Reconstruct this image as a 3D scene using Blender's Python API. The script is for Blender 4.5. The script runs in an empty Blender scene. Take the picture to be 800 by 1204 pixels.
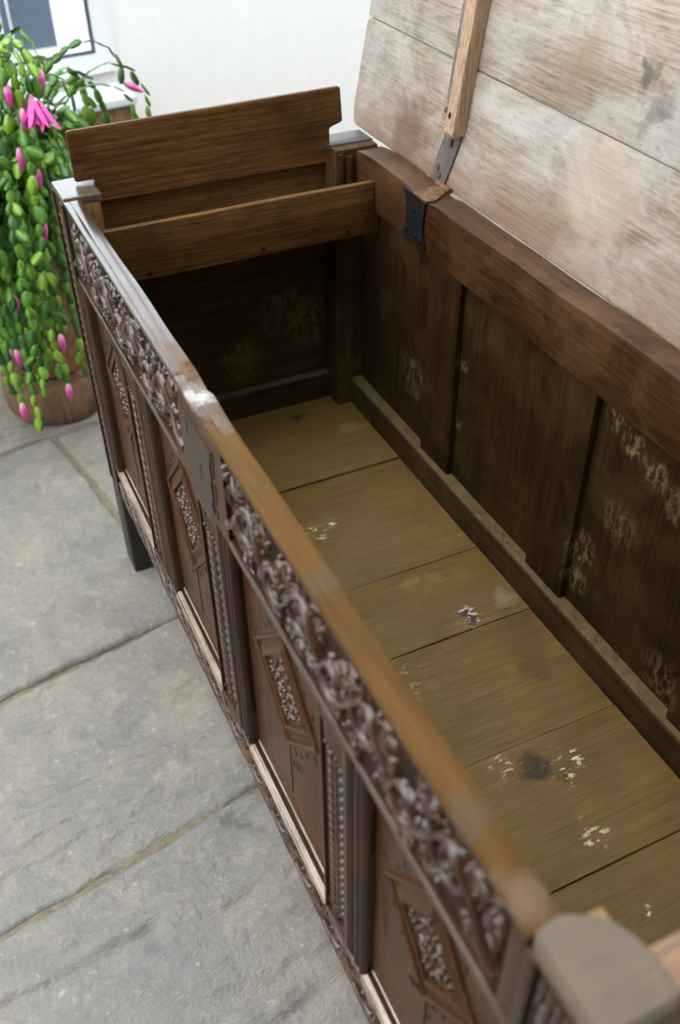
import bpy, bmesh, math, random
from mathutils import Vector, Matrix, Euler, noise
R = math.radians
random.seed(7)
C = bpy.context.scene.collection
SC = bpy.context.scene

# ------------------------------------------------------------------ camera
cam_d = bpy.data.cameras.new('camera'); cam = bpy.data.objects.new('camera', cam_d); C.objects.link(cam)
CAM_LOC = Vector((-0.1917, -1.3649, 1.2037)); CAM_ROT = Euler((R(49.992), R(0.524), R(-25.175)), 'XYZ'); FPX = 1129.0
cam.location = CAM_LOC; cam.rotation_euler = CAM_ROT
cam_d.sensor_fit = 'VERTICAL'; cam_d.sensor_height = 36.0; cam_d.lens = 36.0 * FPX / 1204.0
cam_d.clip_start = 0.02
cam_d.dof.use_dof = True; cam_d.dof.focus_distance = 1.24; cam_d.dof.aperture_fstop = 4.2
SC.camera = cam

# ------------------------------------------------------------------ light
w = bpy.data.worlds.new('overcast_sky'); SC.world = w; w.use_nodes = True
nt = w.node_tree; nt.nodes.clear()
out = nt.nodes.new('ShaderNodeOutputWorld'); bg = nt.nodes.new('ShaderNodeBackground')
tc = nt.nodes.new('ShaderNodeTexCoord'); sep = nt.nodes.new('ShaderNodeSeparateXYZ')
rmp = nt.nodes.new('ShaderNodeValToRGB')
rmp.color_ramp.elements[0].position = 0.0; rmp.color_ramp.elements[0].color = (0.72, 0.75, 0.79, 1)
rmp.color_ramp.elements[1].position = 1.0; rmp.color_ramp.elements[1].color = (0.90, 0.95, 1.0, 1)
nt.links.new(tc.outputs['Generated'], sep.inputs[0]); nt.links.new(sep.outputs['Z'], rmp.inputs[0])
nt.links.new(rmp.outputs[0], bg.inputs['Color']); bg.inputs['Strength'].default_value = 3.0
nt.links.new(bg.outputs[0], out.inputs['Surface'])
sun_d = bpy.data.lights.new('veiled_sun', 'SUN'); sun = bpy.data.objects.new('veiled_sun', sun_d); C.objects.link(sun)
sun_d.energy = 2.4; sun_d.angle = R(75); sun_d.color = (1.0, 0.97, 0.93)
sun.rotation_euler = Vector((0.66, -0.20, -0.72)).to_track_quat('-Z', 'Y').to_euler()
SC.view_settings.view_transform = 'Standard'; SC.view_settings.look = 'None'
SC.view_settings.exposure = 0.52; SC.view_settings.gamma = 1.0; SC.view_settings.use_curve_mapping = False

# ------------------------------------------------------------------ object helpers
def tag(o, label=None, cat=None, group=None, kind=None):
    if label: o['label'] = label
    if cat: o['category'] = cat
    if group: o['group'] = group
    if kind: o['kind'] = kind
    return o

WORLD = {}                                            # world origin of every object built
def wo(o): return WORLD.get(o.name, Vector((0, 0, 0)))

def empty(name, loc):
    o = bpy.data.objects.new(name, None); C.objects.link(o); o.location = loc; o.empty_display_size = .05
    WORLD[o.name] = Vector(loc)
    return o

def finish(name, me, m, parent=None, smooth=25, origin=None):
    vs = me.vertices
    if origin is None:
        lo = Vector((min(v.co[i] for v in vs) for i in range(3))); hi = Vector((max(v.co[i] for v in vs) for i in range(3)))
        origin = (lo + hi) / 2
    me.transform(Matrix.Translation(-origin))
    if m is not None:
        for mm in (m if isinstance(m, (list, tuple)) else [m]): me.materials.append(mm)
    if smooth is not None:
        me.shade_smooth()
        if smooth < 180: me.set_sharp_from_angle(angle=R(smooth))
    o = bpy.data.objects.new(name, me); C.objects.link(o)
    WORLD[o.name] = Vector(origin)
    if parent is not None:
        o.parent = parent; o.location = origin - wo(parent)
    else: o.location = origin
    return o

def from_bm(name, bm, m, parent=None, smooth=25):
    bmesh.ops.recalc_face_normals(bm, faces=bm.faces)
    me = bpy.data.meshes.new(name); bm.to_mesh(me); bm.free()
    return finish(name, me, m, parent, smooth)

class MB:                                             # plain vertex / face collector
    def __init__(s): s.v = []; s.f = []
    def add(s, v, f):
        n = len(s.v); s.v += [tuple(p) for p in v]; s.f += [tuple(i + n for i in q) for q in f]
    def box(s, x0, x1, y0, y1, z0, z1):
        s.add([(x0,y0,z0),(x1,y0,z0),(x1,y1,z0),(x0,y1,z0),(x0,y0,z1),(x1,y0,z1),(x1,y1,z1),(x0,y1,z1)],
              [(0,3,2,1),(4,5,6,7),(0,1,5,4),(1,2,6,5),(2,3,7,6),(3,0,4,7)])
    def prism(s, pts, axis, a, b):                    # pts: 2-D outline, extruded along axis
        n = len(pts)
        def mk(p, h):
            return {'x': (h, p[0], p[1]), 'y': (p[0], h, p[1]), 'z': (p[0], p[1], h)}[axis]
        s.add([mk(p, a) for p in pts] + [mk(p, b) for p in pts],
              [tuple(range(n)), tuple(range(2*n-1, n-1, -1))] + [(i, (i+1) % n, n+(i+1) % n, n+i) for i in range(n)])
    def tube(s, pts, rad, sides=6, caps=True):
        pts = [Vector(p) for p in pts]; n = len(pts)
        rings = []
        up = Vector((0.13, 0.21, 1)).normalized()
        for i, p in enumerate(pts):
            t = (pts[min(i+1, n-1)] - pts[max(i-1, 0)]).normalized()
            a = t.cross(up)
            if a.length < .05: a = t.cross(Vector((1, 0, 0)))
            a.normalize(); b = t.cross(a)
            r = rad[i] if isinstance(rad, (list, tuple)) else rad
            rings.append([p + (a*math.cos(k*2*math.pi/sides) + b*math.sin(k*2*math.pi/sides))*r for k in range(sides)])
        v = [q for g in rings for q in g]
        f = [(i*sides+k, i*sides+(k+1) % sides, (i+1)*sides+(k+1) % sides, (i+1)*sides+k) for i in range(n-1) for k in range(sides)]
        if caps: f += [tuple(range(sides-1, -1, -1)), tuple(range((n-1)*sides, n*sides))]
        s.add(v, f)
    def build(s, name, m, parent=None, smooth=25, fix=True):
        me = bpy.data.meshes.new(name); me.from_pydata(s.v, [], s.f); me.update()
        if fix:
            bm = bmesh.new(); bm.from_mesh(me); bmesh.ops.recalc_face_normals(bm, faces=bm.faces); bm.to_mesh(me); bm.free()
        return finish(name, me, m, parent, smooth)

def board(name, x0, x1, y0, y1, z0, z1, m, parent, bevel=.0025, amp=.0012, freq=9., step=.03, seed=None, cut=None):
    """hand-worked timber: bevelled, slightly wavy box"""
    bm = bmesh.new(); bmesh.ops.create_cube(bm, size=1)
    d = Vector((x1-x0, y1-y0, z1-z0)); c = Vector(((x0+x1)/2, (y0+y1)/2, (z0+z1)/2))
    for v in bm.verts: v.co = Vector((v.co[i]*d[i] for i in range(3))) + c
    b = min(bevel, min(d)*.4)
    bmesh.ops.bevel(bm, geom=list(bm.edges), offset=b, segments=2, profile=.6, affect='EDGES')
    ax = max(range(3), key=lambda i: d[i]); n = max(1, min(60, int(d[ax]/step)))
    lo = (x0, y0, z0)[ax]
    nrm = Vector((0, 0, 0)); nrm[ax] = 1
    for i in range(1, n):
        co = Vector(c); co[ax] = lo + d[ax]*i/n
        bmesh.ops.bisect_plane(bm, geom=bm.verts[:]+bm.edges[:]+bm.faces[:], plane_co=co, plane_no=nrm, dist=1e-6)
    sd = random.random()*50 if seed is None else seed
    for v in bm.verts:
        q = v.co*freq + Vector((sd, sd*.7, -sd))
        dv = noise.noise_vector(q)*amp; dv[ax] *= .3
        v.co += dv
    if cut: cut(bm)
    return from_bm(name, bm, m, parent)

# ------------------------------------------------------------------ material helpers
class NT:
    def __init__(s, name):
        s.m = bpy.data.materials.new(name); s.m.use_nodes = True; s.t = s.m.node_tree; s.t.nodes.clear()
        s.out = s.n('ShaderNodeOutputMaterial'); s.b = s.n('ShaderNodeBsdfPrincipled'); s.l(s.b.outputs[0], s.out.inputs[0])
    def n(s, t, **k):
        x = s.t.nodes.new(t)
        for a, v in k.items(): setattr(x, a, v)
        return x
    def l(s, a, b): s.t.links.new(a, b)
    def obj(s, rnd=True):
        t = s.n('ShaderNodeTexCoord').outputs['Object']
        if not rnd: return t
        oi = s.n('ShaderNodeObjectInfo'); mul = s.n('ShaderNodeMath', operation='MULTIPLY'); mul.inputs[1].default_value = 37.
        s.l(oi.outputs['Random'], mul.inputs[0]); a = s.n('ShaderNodeVectorMath', operation='ADD'); s.l(t, a.inputs[0]); s.l(mul.outputs[0], a.inputs[1])
        return a.outputs[0]
    def pos(s): return s.n('ShaderNodeNewGeometry').outputs['Position']
    def map(s, v, sc):
        m = s.n('ShaderNodeMapping'); m.inputs['Scale'].default_value = sc; s.l(v, m.inputs[0]); return m.outputs[0]
    def noise(s, v, scale, detail=4, rough=.6, dist=0.):
        x = s.n('ShaderNodeTexNoise'); s.l(v, x.inputs['Vector'])
        x.inputs['Scale'].default_value = scale; x.inputs['Detail'].default_value = detail
        x.inputs['Roughness'].default_value = rough; x.inputs['Distortion'].default_value = dist
        return x.outputs['Fac']
    def ramp(s, f, stops):
        r = s.n('ShaderNodeValToRGB'); e = r.color_ramp.elements
        while len(e) < len(stops): e.new(.5)
        for i, (p, c) in enumerate(stops):
            e[i].position = p; e[i].color = (c, c, c, 1) if isinstance(c, (int, float)) else (*c, 1)
        s.l(f, r.inputs[0]); return r.outputs[0]
    def mix(s, f, a, b, mode='MIX'):
        x = s.n('ShaderNodeMix', data_type='RGBA', blend_type=mode)
        if isinstance(f, (int, float)): x.inputs[0].default_value = f
        else: s.l(f, x.inputs[0])
        for v, i in ((a, 6), (b, 7)):
            if isinstance(v, (tuple, list)): x.inputs[i].default_value = (*v, 1)
            else: s.l(v, x.inputs[i])
        return x.outputs[2]
    def math(s, op, a, b=0., c=None):
        x = s.n('ShaderNodeMath', operation=op)
        for i, v in enumerate((a, b) if c is None else (a, b, c)):
            if isinstance(v, (int, float)): x.inputs[i].default_value = v
            else: s.l(v, x.inputs[i])
        return x.outputs[0]
    def bump(s, h, st, dist=.002):
        x = s.n('ShaderNodeBump'); x.inputs['Strength'].default_value = st; x.inputs['Distance'].default_value = dist
        s.l(h, x.inputs['Height']); s.l(x.outputs[0], s.b.inputs['Normal']); return x
    def set(s, **k):
        for a, v in k.items():
            i = s.b.inputs[a.replace('_', ' ')]
            if isinstance(v, (int, float)): i.default_value = v
            elif isinstance(v, (tuple, list)): i.default_value = (*v, 1)
            else: s.l(v, i)
    def ball(s, c, r, warp=None):                     # 1 in the centre, 0 at r: a stain's own shape
        d = s.n('ShaderNodeVectorMath', operation='DISTANCE')
        p = s.pos()
        if warp is not None:
            a = s.n('ShaderNodeVectorMath', operation='ADD'); s.l(p, a.inputs[0]); s.l(warp, a.inputs[1]); p = a.outputs[0]
        s.l(p, d.inputs[0]); d.inputs[1].default_value = c
        m = s.n('ShaderNodeMapRange'); m.interpolation_type = 'SMOOTHSTEP'
        s.l(d.outputs['Value'], m.inputs[0]); m.inputs[1].default_value = r; m.inputs[2].default_value = r*.35
        return m.outputs[0]

def axscale(axis, along, across):
    v = [across]*3; v['xyz'.index(axis)] = along; return tuple(v)

def wood(name, dark, mid, light, axis, rough=(.3, .5), coat=0., bump=.35, blotch=None, blot_amt=.5, scratch=None, scr_amt=.5, extra=None, fine=(1.5, 60), spec=.5, coat_rough=.25, streak=1.):
    M = NT(name); o = M.obj()
    g = M.noise(M.map(o, axscale(axis, fine[0], fine[1])), 1., 5, .65, .4)
    g2 = M.noise(M.map(o, axscale(axis, 6, 260)), 1., 3, .7)
    big = M.noise(M.map(o, axscale(axis, 4, 11)), 1., 5, .65, .6)
    col = M.ramp(M.math('ADD', M.math('MULTIPLY', g, .6), M.math('MULTIPLY', big, .4)), [(.3, dark), (.5, mid), (.72, light)])
    col = M.mix(M.ramp(g2, [(.40, .55*streak), (.55, 0.)]), col, tuple(c*.45 for c in dark))
    po = M.noise(M.map(o, axscale(axis, 28, 620)), 1., 2, .6)
    col = M.mix(M.ramp(po, [(.36, .6*streak), (.46, 0.)]), col, tuple(c*.35 for c in dark))
    if blotch is not None:
        bl = M.noise(o, 9., 6, .7, .5)
        col = M.mix(M.math('MULTIPLY', M.ramp(bl, [(.47, 0.), (.68, 1.)]), blot_amt), col, blotch)
    if scratch is not None:
        sc = M.noise(M.map(o, axscale(axis, 22, 90)), 1., 6, .75, 1.2)
        msk = M.noise(o, 12., 3, .6)
        f = M.math('MULTIPLY', M.ramp(sc, [(.62, 0.), (.70, 1.)]), M.ramp(msk, [(.45, 0.), (.65, 1.)]))
        col = M.mix(M.math('MULTIPLY', f, scr_amt), col, scratch)
    if extra: col = extra(M, col)
    M.set(Base_Color=col, Roughness=M.ramp(big, [(.3, rough[0]), (.7, rough[1])]), Coat_Weight=coat, Coat_Roughness=coat_rough, Specular_IOR_Level=spec)
    if hasattr(M, 'worn'):                            # bare wood is matt, the waxed part shines
        M.set(Roughness=M.math('MULTIPLY_ADD', M.worn, .30, M.ramp(big, [(.3, rough[0]), (.7, rough[1])])), Coat_Weight=M.math('MULTIPLY_ADD', M.worn, -coat, coat), Specular_IOR_Level=M.math('MULTIPLY_ADD', M.worn, -.40, spec))
    h = M.math('ADD', M.math('MULTIPLY', g2, .6), M.math('MULTIPLY', g, .8))
    M.bump(h, bump, .0012)
    return M.m

def plain(name, col, rough=.5, metal=0., coat=0., bump=0., bscale=60, var=.25, var2=None):
    M = NT(name); o = M.obj()
    n_ = M.noise(o, bscale, 5, .65)
    c = M.ramp(n_, [(.3, tuple(x*(1-var) for x in col)), (.7, tuple(min(1, x*(1+var)) for x in col) if var2 is None else var2)])
    M.set(Base_Color=c, Roughness=rough, Metallic=metal, Coat_Weight=coat)
    if bump: M.bump(n_, bump, .003)
    return M.m

# oak ---------------------------------------------------------------------
CARVE = {a: wood('polished_carved_oak_'+a, (.024,.0085,.0032), (.052,.019,.0072), (.110,.042,.014), a, (.26,.38), .55, .10, coat_rough=.07, spec=.35,
                 blotch=(.14,.055,.02), blot_amt=.35) for a in 'yz'}
PANEL = wood('front_panel_oak', (.045,.0175,.0070), (.070,.029,.0115), (.098,.043,.018), 'z', (.34,.46), .0, .3, blotch=(.115,.050,.021), blot_amt=.4, spec=.2)
STILE = {a: wood('front_stile_oak_'+a, (.030,.012,.005), (.050,.021,.0085), (.078,.034,.014), a, (.3,.42), .0, .15, blotch=(.09,.040,.016), blot_amt=.35, spec=.25) for a in 'yz'}
def rail_wear(M, col):                                # bare golden oak where hands wore the polish off
    s = M.n('ShaderNodeSeparateXYZ'); M.l(M.pos(), s.inputs[0])
    n_ = M.noise(M.obj(False), 14., 5, .65, .4)
    t = M.math('ADD', M.math('MULTIPLY', s.outputs['Y'], -1.5), M.math('MULTIPLY', M.math('SUBTRACT', n_, .5), 1.2))
    gold = M.ramp(M.noise(M.map(M.obj(False), (60, 6, 60)), 1., 4, .6), [(.3, (.058,.025,.004)), (.7, (.118,.056,.009))])
    f = M.ramp(t, [(.45, 0.), (.80, .35), (1.0, .65), (1.25, 1.)]); f_ = f
    zz = M.ramp(s.outputs['Z'], [(.0, 0.), (.688, 0.), (.697, 1.)])
    col = M.mix(M.math('MULTIPLY', f_, zz), col, gold); M.worn = M.math('MULTIPLY', f_, zz)
    for c, r_, cc, a in (((.010, -.604, .70), .022, (.36,.34,.31), .9), ((.018, -.885, .70), .024, (.075,.058,.038), .6), ((.010, -1.105, .70), .020, (.075,.058,.042), .5), ((.012, -1.165, .70), .024, (.16,.11,.07), .5), ((.012, -.583, .695), .012, (.13,.10,.05), .8)):
        wn = M.n('ShaderNodeTexNoise'); M.l(M.pos(), wn.inputs['Vector']); wn.inputs['Scale'].default_value = 60; wn.inputs['Detail'].default_value = 4
        sub = M.n('ShaderNodeVectorMath', operation='SUBTRACT'); M.l(wn.outputs['Color'], sub.inputs[0]); sub.inputs[1].default_value = (.5,.5,.5)
        scl = M.n('ShaderNodeVectorMath', operation='SCALE'); M.l(sub.outputs[0], scl.inputs[0]); scl.inputs['Scale'].default_value = .04
        col = M.mix(M.math('MULTIPLY', M.ball(c, r_, scl.outputs[0]), a), col, cc)
    sp = M.noise(M.obj(False), 40., 4, .6)
    col = M.mix(M.math('MULTIPLY', M.ramp(sp, [(.62, 0.), (.72, .6)]), zz), col, (.035,.02,.012))
    return col
RAIL = wood('worn_top_rail_oak', (.022,.009,.005), (.042,.017,.008), (.075,.030,.012), 'y', (.12,.20), 1., .07, extra=rail_wear)
LEDGE = wood('worn_glare_ledge_oak', (.17,.10,.055), (.30,.21,.14), (.42,.34,.27), 'y', (.18,.30), .6, .3, blotch=(.50,.45,.40), blot_amt=.5)  # worn oak, lightened to paint in the sky glare on the ledges
ENDGRAIN = wood('weathered_end_grain', (.075,.060,.045), (.105,.085,.064), (.14,.115,.09), 'x', (.2,.3), 1., .1, blotch=(.06,.046,.034), blot_amt=.5, fine=(8, 18))
NEARCAP = wood('rubbed_post_top', (.085,.060,.040), (.122,.090,.062), (.155,.118,.085), 'x', (.4,.55), 0., .15, blotch=(.065,.048,.034), blot_amt=.6, fine=(14, 20), spec=.3, streak=.3)
FLOORW = None
def scuffs(M, col):                                   # lime and dust rubbed into the panel edges
    n_ = M.noise(M.map(M.pos(), (120, 150, 60)), 1., 5, .7, .5); g_ = M.ramp(n_, [(.46, 0.), (.60, 1.)])
    for c, r_, a in (((.450, -.688, .40), .035, .6), ((.450, -.690, .35), .030, .7), ((.450, -.70, .60), .022, .7), ((.450, -.735, .587), .026, .7), ((.450, -.775, .575), .026, .6), ((.450, -.815, .560), .03, .5),
                     ((.450, -.388, .50), .016, .6), ((.450, -.388, .40), .016, .5), ((.450, -.25, .40), .05, .45), ((.450, -.86, .33), .05, .5), ((.385, -.0165, .40), .06, .6), ((.33, -.0165, .43), .06, .5), ((.25, -.0165, .36), .05, .4), ((.450, -.74, .48), .04, .4)):
        col = M.mix(M.math('MULTIPLY', M.math('MULTIPLY', M.ball(c, r_), g_), a), col, (.23,.165,.085))
    return col
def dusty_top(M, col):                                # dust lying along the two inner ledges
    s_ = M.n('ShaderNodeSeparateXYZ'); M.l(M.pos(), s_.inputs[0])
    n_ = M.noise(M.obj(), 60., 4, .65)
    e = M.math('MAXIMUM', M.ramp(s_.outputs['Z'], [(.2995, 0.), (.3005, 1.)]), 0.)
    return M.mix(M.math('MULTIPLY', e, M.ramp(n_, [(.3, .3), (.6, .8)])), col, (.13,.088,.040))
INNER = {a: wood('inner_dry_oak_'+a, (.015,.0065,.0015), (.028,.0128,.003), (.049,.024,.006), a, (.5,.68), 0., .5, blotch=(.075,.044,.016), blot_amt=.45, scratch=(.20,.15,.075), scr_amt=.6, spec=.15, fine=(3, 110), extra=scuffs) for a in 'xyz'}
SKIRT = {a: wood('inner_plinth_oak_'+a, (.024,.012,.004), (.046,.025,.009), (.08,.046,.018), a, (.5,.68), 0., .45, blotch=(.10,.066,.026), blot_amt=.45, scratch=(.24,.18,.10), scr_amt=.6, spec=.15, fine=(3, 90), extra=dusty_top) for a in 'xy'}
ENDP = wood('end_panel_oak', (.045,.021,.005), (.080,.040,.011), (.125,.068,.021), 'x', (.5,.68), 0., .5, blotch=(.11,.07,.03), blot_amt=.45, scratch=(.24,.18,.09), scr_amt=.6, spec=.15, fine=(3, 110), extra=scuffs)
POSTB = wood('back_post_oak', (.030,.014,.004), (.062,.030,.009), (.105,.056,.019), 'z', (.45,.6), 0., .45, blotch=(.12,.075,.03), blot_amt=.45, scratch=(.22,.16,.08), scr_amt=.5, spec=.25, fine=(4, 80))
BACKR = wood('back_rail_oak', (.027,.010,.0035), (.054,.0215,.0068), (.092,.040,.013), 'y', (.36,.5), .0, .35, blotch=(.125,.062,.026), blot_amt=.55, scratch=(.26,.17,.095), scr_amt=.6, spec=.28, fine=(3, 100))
TILL = wood('till_oak', (.072,.030,.0070), (.140,.064,.0175), (.205,.100,.030), 'x', (.45,.6), .0, .5, spec=.25, fine=(4, 120), blotch=(.026,.011,.004), blot_amt=.6, scratch=(.26,.17,.085), scr_amt=.45)
TILLB = wood('till_back_oak', (.10,.050,.014), (.175,.092,.029), (.25,.140,.050), 'x', (.5,.65), .0, .5, spec=.25, fine=(4, 110), blotch=(.05,.025,.01), blot_amt=.5, scratch=(.28,.2,.11), scr_amt=.4)
POSTIN = wood('post_inner_oak', (.17,.085,.022), (.29,.155,.042), (.38,.22,.07), 'z', (.45,.6), .0, .4, blotch=(.06,.03,.01), blot_amt=.4)
LEGW = wood('leg_dark_oak', (.010,.008,.006), (.018,.014,.010), (.032,.025,.018), 'z', (.4,.55), .0, .3)
BATTEN = wood('batten_pine', (.36,.225,.125), (.42,.275,.165), (.48,.325,.205), 'z', (.5,.65), .0, .3, fine=(2, 160))
GROUND = wood('shade_dark_carving_ground', (.014,.0055,.0025), (.028,.011,.0045), (.050,.020,.008), 'y', (.5,.65), 0., .5, spec=.15)  # dull dark oak, recess shade put into the colour for relief contrast
CUT_SHADE = plain('dark_cut_shade', (.010,.006,.004), .45)  # dark colour painted for the shade inside cuts and incised lines

def floor_stains(M, col):
    wn = M.n('ShaderNodeTexNoise'); M.l(M.pos(), wn.inputs['Vector']); wn.inputs['Scale'].default_value = 38; wn.inputs['Detail'].default_value = 5
    sub = M.n('ShaderNodeVectorMath', operation='SUBTRACT'); M.l(wn.outputs['Color'], sub.inputs[0]); sub.inputs[1].default_value = (.5,.5,.5)
    scl = M.n('ShaderNodeVectorMath', operation='SCALE'); M.l(sub.outputs[0], scl.inputs[0]); scl.inputs['Scale'].default_value = .05
    W = scl.outputs[0]
    chip = M.noise(M.map(M.pos(), (70, 150, 70)), 1., 4, .65, .5)
    chips = M.ramp(chip, [(.55, 0.), (.60, 1.)])
    def st(c, r, cc, amt=1.):
        nonlocal col
        col = M.mix(M.math('MULTIPLY', M.ball((*c, .251), r, W), amt), col, cc)
    def ch(c, r, cc, amt=1.):
        nonlocal col
        col = M.mix(M.math('MULTIPLY', M.math('MULTIPLY', M.ball((*c, .251), r, W), chips), amt), col, cc)
    st((0.378, -0.726), .034, (.085,.038,.016), .7); st((0.393, -0.678), .045, (.085,.045,.02), .5); st((0.404, -0.642), .03, (.08,.045,.02), .5)
    st((0.292, -0.856), .026, (.022,.018,.014), .85); st((0.311, -0.875), .012, (.022,.018,.014), .7); st((0.327, -0.066), .018, (.03,.018,.008), .8)
    ch((0.263, -0.844), .026, (.55,.44,.27)); ch((0.327, -0.860), .026, (.62,.50,.31)); ch((0.316, -0.880), .016, (.62,.50,.31)); 
    st((0.346, -0.610), .020, (.025,.02,.015), .8); ch((0.351, -0.612), .026, (.45,.40,.31))
    st((0.410, -0.601), .024, (.24,.19,.12), .55); ch((0.229, -0.358), .024, (.62,.52,.27)); ch((0.256, -0.353), .015, (.60,.50,.28))
    ch((0.303, -0.954), .022, (.55,.45,.30)); ch((.293, -1.049), .012, (.6,.5,.35)); st((0.397, -0.136), .026, (.22,.16,.08), .5)
    st((0.306, -0.518), .02, (.21,.145,.055), .5); st((0.342, -0.524), .02, (.20,.14,.05), .4); st((0.378, -0.534), .016, (.20,.14,.05), .3); ch((0.213, -0.678), .05, (.34,.25,.11), .5)
    st((0.316, -0.369), .05, (.14,.09,.04), .3)
    return col
FLOORW = wood('chest_floor_oak', (.108,.063,.0155), (.142,.086,.0235), (.176,.110,.033), 'x', (.5,.65), 0., .5, spec=.25,
              blotch=(.080,.045,.015), blot_amt=.5, scratch=(.05,.03,.010), scr_amt=.5, extra=floor_stains, fine=(9., 130), streak=.45)

def lid_extra(M, col):
    o = M.obj(False)
    s = M.n('ShaderNodeSeparateXYZ'); M.l(M.pos(), s.inputs[0])
    n1 = M.noise(M.map(o, (9, 6, 12)), 1., 7, .68, .8)
    col = M.mix(M.ramp(n1, [(.42, 0.), (.66, .75)]), col, (.49,.455,.415))       # bleached, limed areas
    n2 = M.noise(M.map(o, (40, 22, 60)), 1., 6, .72, 1.0)
    col = M.mix(M.ramp(n2, [(.56, 0.), (.72, .5)]), col, (.15,.09,.06))
    n3 = M.noise(M.map(o, (200, 60, 260)), 1., 3, .6); col = M.mix(M.ramp(n3, [(.60, 0.), (.68, .5)]), col, (.19,.12,.08))
    # brown tide line above the hinge edge, dark rubs round the strap
    t = M.math('ADD', s.outputs['Z'], M.math('MULTIPLY', M.math('SUBTRACT', n1, .5), .10))
    col = M.mix(M.ramp(t, [(.70, .62), (.79, .0)]), col, (.20,.105,.062))
    for c, r, cc, a in (((.492, -.12, .735), .07, (.13,.065,.045), .6), ((.522, -.577, .915), .019, (.06,.045,.035), .75), ((.525, -.60, .895), .03, (.12,.09,.07), .6),
                        ((.505, -.50, .765), .03, (.27,.19,.10), .6), ((.505, -.60, .79), .028, (.23,.15,.085), .6), ((.505, -.55, .80), .09, (.50,.42,.34), .45), ((.51, -.46, .905), .05, (.25,.17,.11), .5)):
        wn = M.n('ShaderNodeTexNoise'); M.l(M.pos(), wn.inputs['Vector']); wn.inputs['Scale'].default_value = 30; wn.inputs['Detail'].default_value = 5
        sub = M.n('ShaderNodeVectorMath', operation='SUBTRACT'); M.l(wn.outputs['Color'], sub.inputs[0]); sub.inputs[1].default_value = (.5,.5,.5)
        scl = M.n('ShaderNodeVectorMath', operation='SCALE'); M.l(sub.outputs[0], scl.inputs[0]); scl.inputs['Scale'].default_value = .09
        col = M.mix(M.math('MULTIPLY', M.ball(c, r, scl.outputs[0]), a), col, cc)
    return col
LID = wood('bleached_lid_oak', (.25,.180,.122), (.35,.268,.200), (.43,.355,.285), 'y', (.36,.5), 0.05, .4, blotch=(.30,.27,.26), blot_amt=.5, extra=lid_extra, fine=(2, 70))

IRON = plain('black_iron', (.028,.025,.024), .42, .6, 0., .5, 90)
STRAP = plain('bare_grey_iron', (.16,.145,.135), .5, .4, 0., .3, 70, .4)
RUST = plain('rusty_iron', (.12,.055,.02), .7, .1, 0., .8, 120, .7)
LOCKM = plain('worn_lock_patch', (.046,.032,.024), .45, 0., .0, .1, 40, .2); LOCKM.node_tree.nodes['Principled BSDF'].inputs['Specular IOR Level'].default_value = .28

# stone -------------------------------------------------------------------
def stone_mat():
    M = NT('riven_sandstone'); p = M.pos(); o = M.obj()
    a = M.noise(p, 2.6, 5, .6, .5); b = M.noise(o, 9., 7, .72, .6); c = M.noise(p, 85., 4, .7); r = M.noise(p, 150., 2, .5)
    col = M.ramp(a, [(.30, (.188,.184,.174)), (.5, (.252,.234,.196)), (.72, (.318,.280,.215))])
    col = M.mix(M.ramp(b, [(.35, .55), (.55, 0.)]), col, (.14,.138,.135))
    col = M.mix(M.ramp(b, [(.56, 0.), (.74, .6)]), col, (.37,.33,.265))
    col = M.mix(M.ramp(c, [(.38, .35), (.5, 0.)]), col, (.16,.15,.14))
    col = M.mix(M.ramp(c, [(.60, 0.), (.72, .5)]), col, (.48,.45,.39))
    M.set(Base_Color=col, Roughness=M.ramp(b, [(.3, .38), (.7, .58)]), Specular_IOR_Level=.45)
    rv = M.noise(M.map(M.obj(False), (7, 22, 7)), 1., 6, .62, 1.2)
    M.bump(M.math('ADD', M.math('MULTIPLY', c, .5), M.math('ADD', M.math('MULTIPLY', rv, 1.6), M.math('ADD', b, M.math('MULTIPLY', r, .3)))), .6, .006)
    return M.m
STONE = stone_mat()
MORTAR = plain('sandy_mortar', (.20,.165,.11), .9, 0, 0, .8, 120, .3)
WALLW = plain('white_wall_paint', (.90,.905,.89), .6, 0, 0, .05, 30, .02)
UPVC = plain('white_window_plastic', (.84,.86,.87), .3, 0, 0, 0, 30, .01)
GASKET = plain('dark_window_gasket', (.035,.05,.085), .5)
def glass():
    M = NT('window_glass'); t = M.n('ShaderNodeBsdfTransparent'); g = M.n('ShaderNodeBsdfGlossy'); g.inputs['Roughness'].default_value = .02
    f = M.n('ShaderNodeFresnel'); f.inputs[0].default_value = 1.5; mx = M.n('ShaderNodeMixShader')
    M.l(f.outputs[0], mx.inputs[0]); M.l(t.outputs[0], mx.inputs[1]); M.l(g.outputs[0], mx.inputs[2]); M.l(mx.outputs[0], M.out.inputs[0])
    t.inputs[0].default_value = (.93,.95,.96,1)
    return M.m
GLASS = glass()

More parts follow.
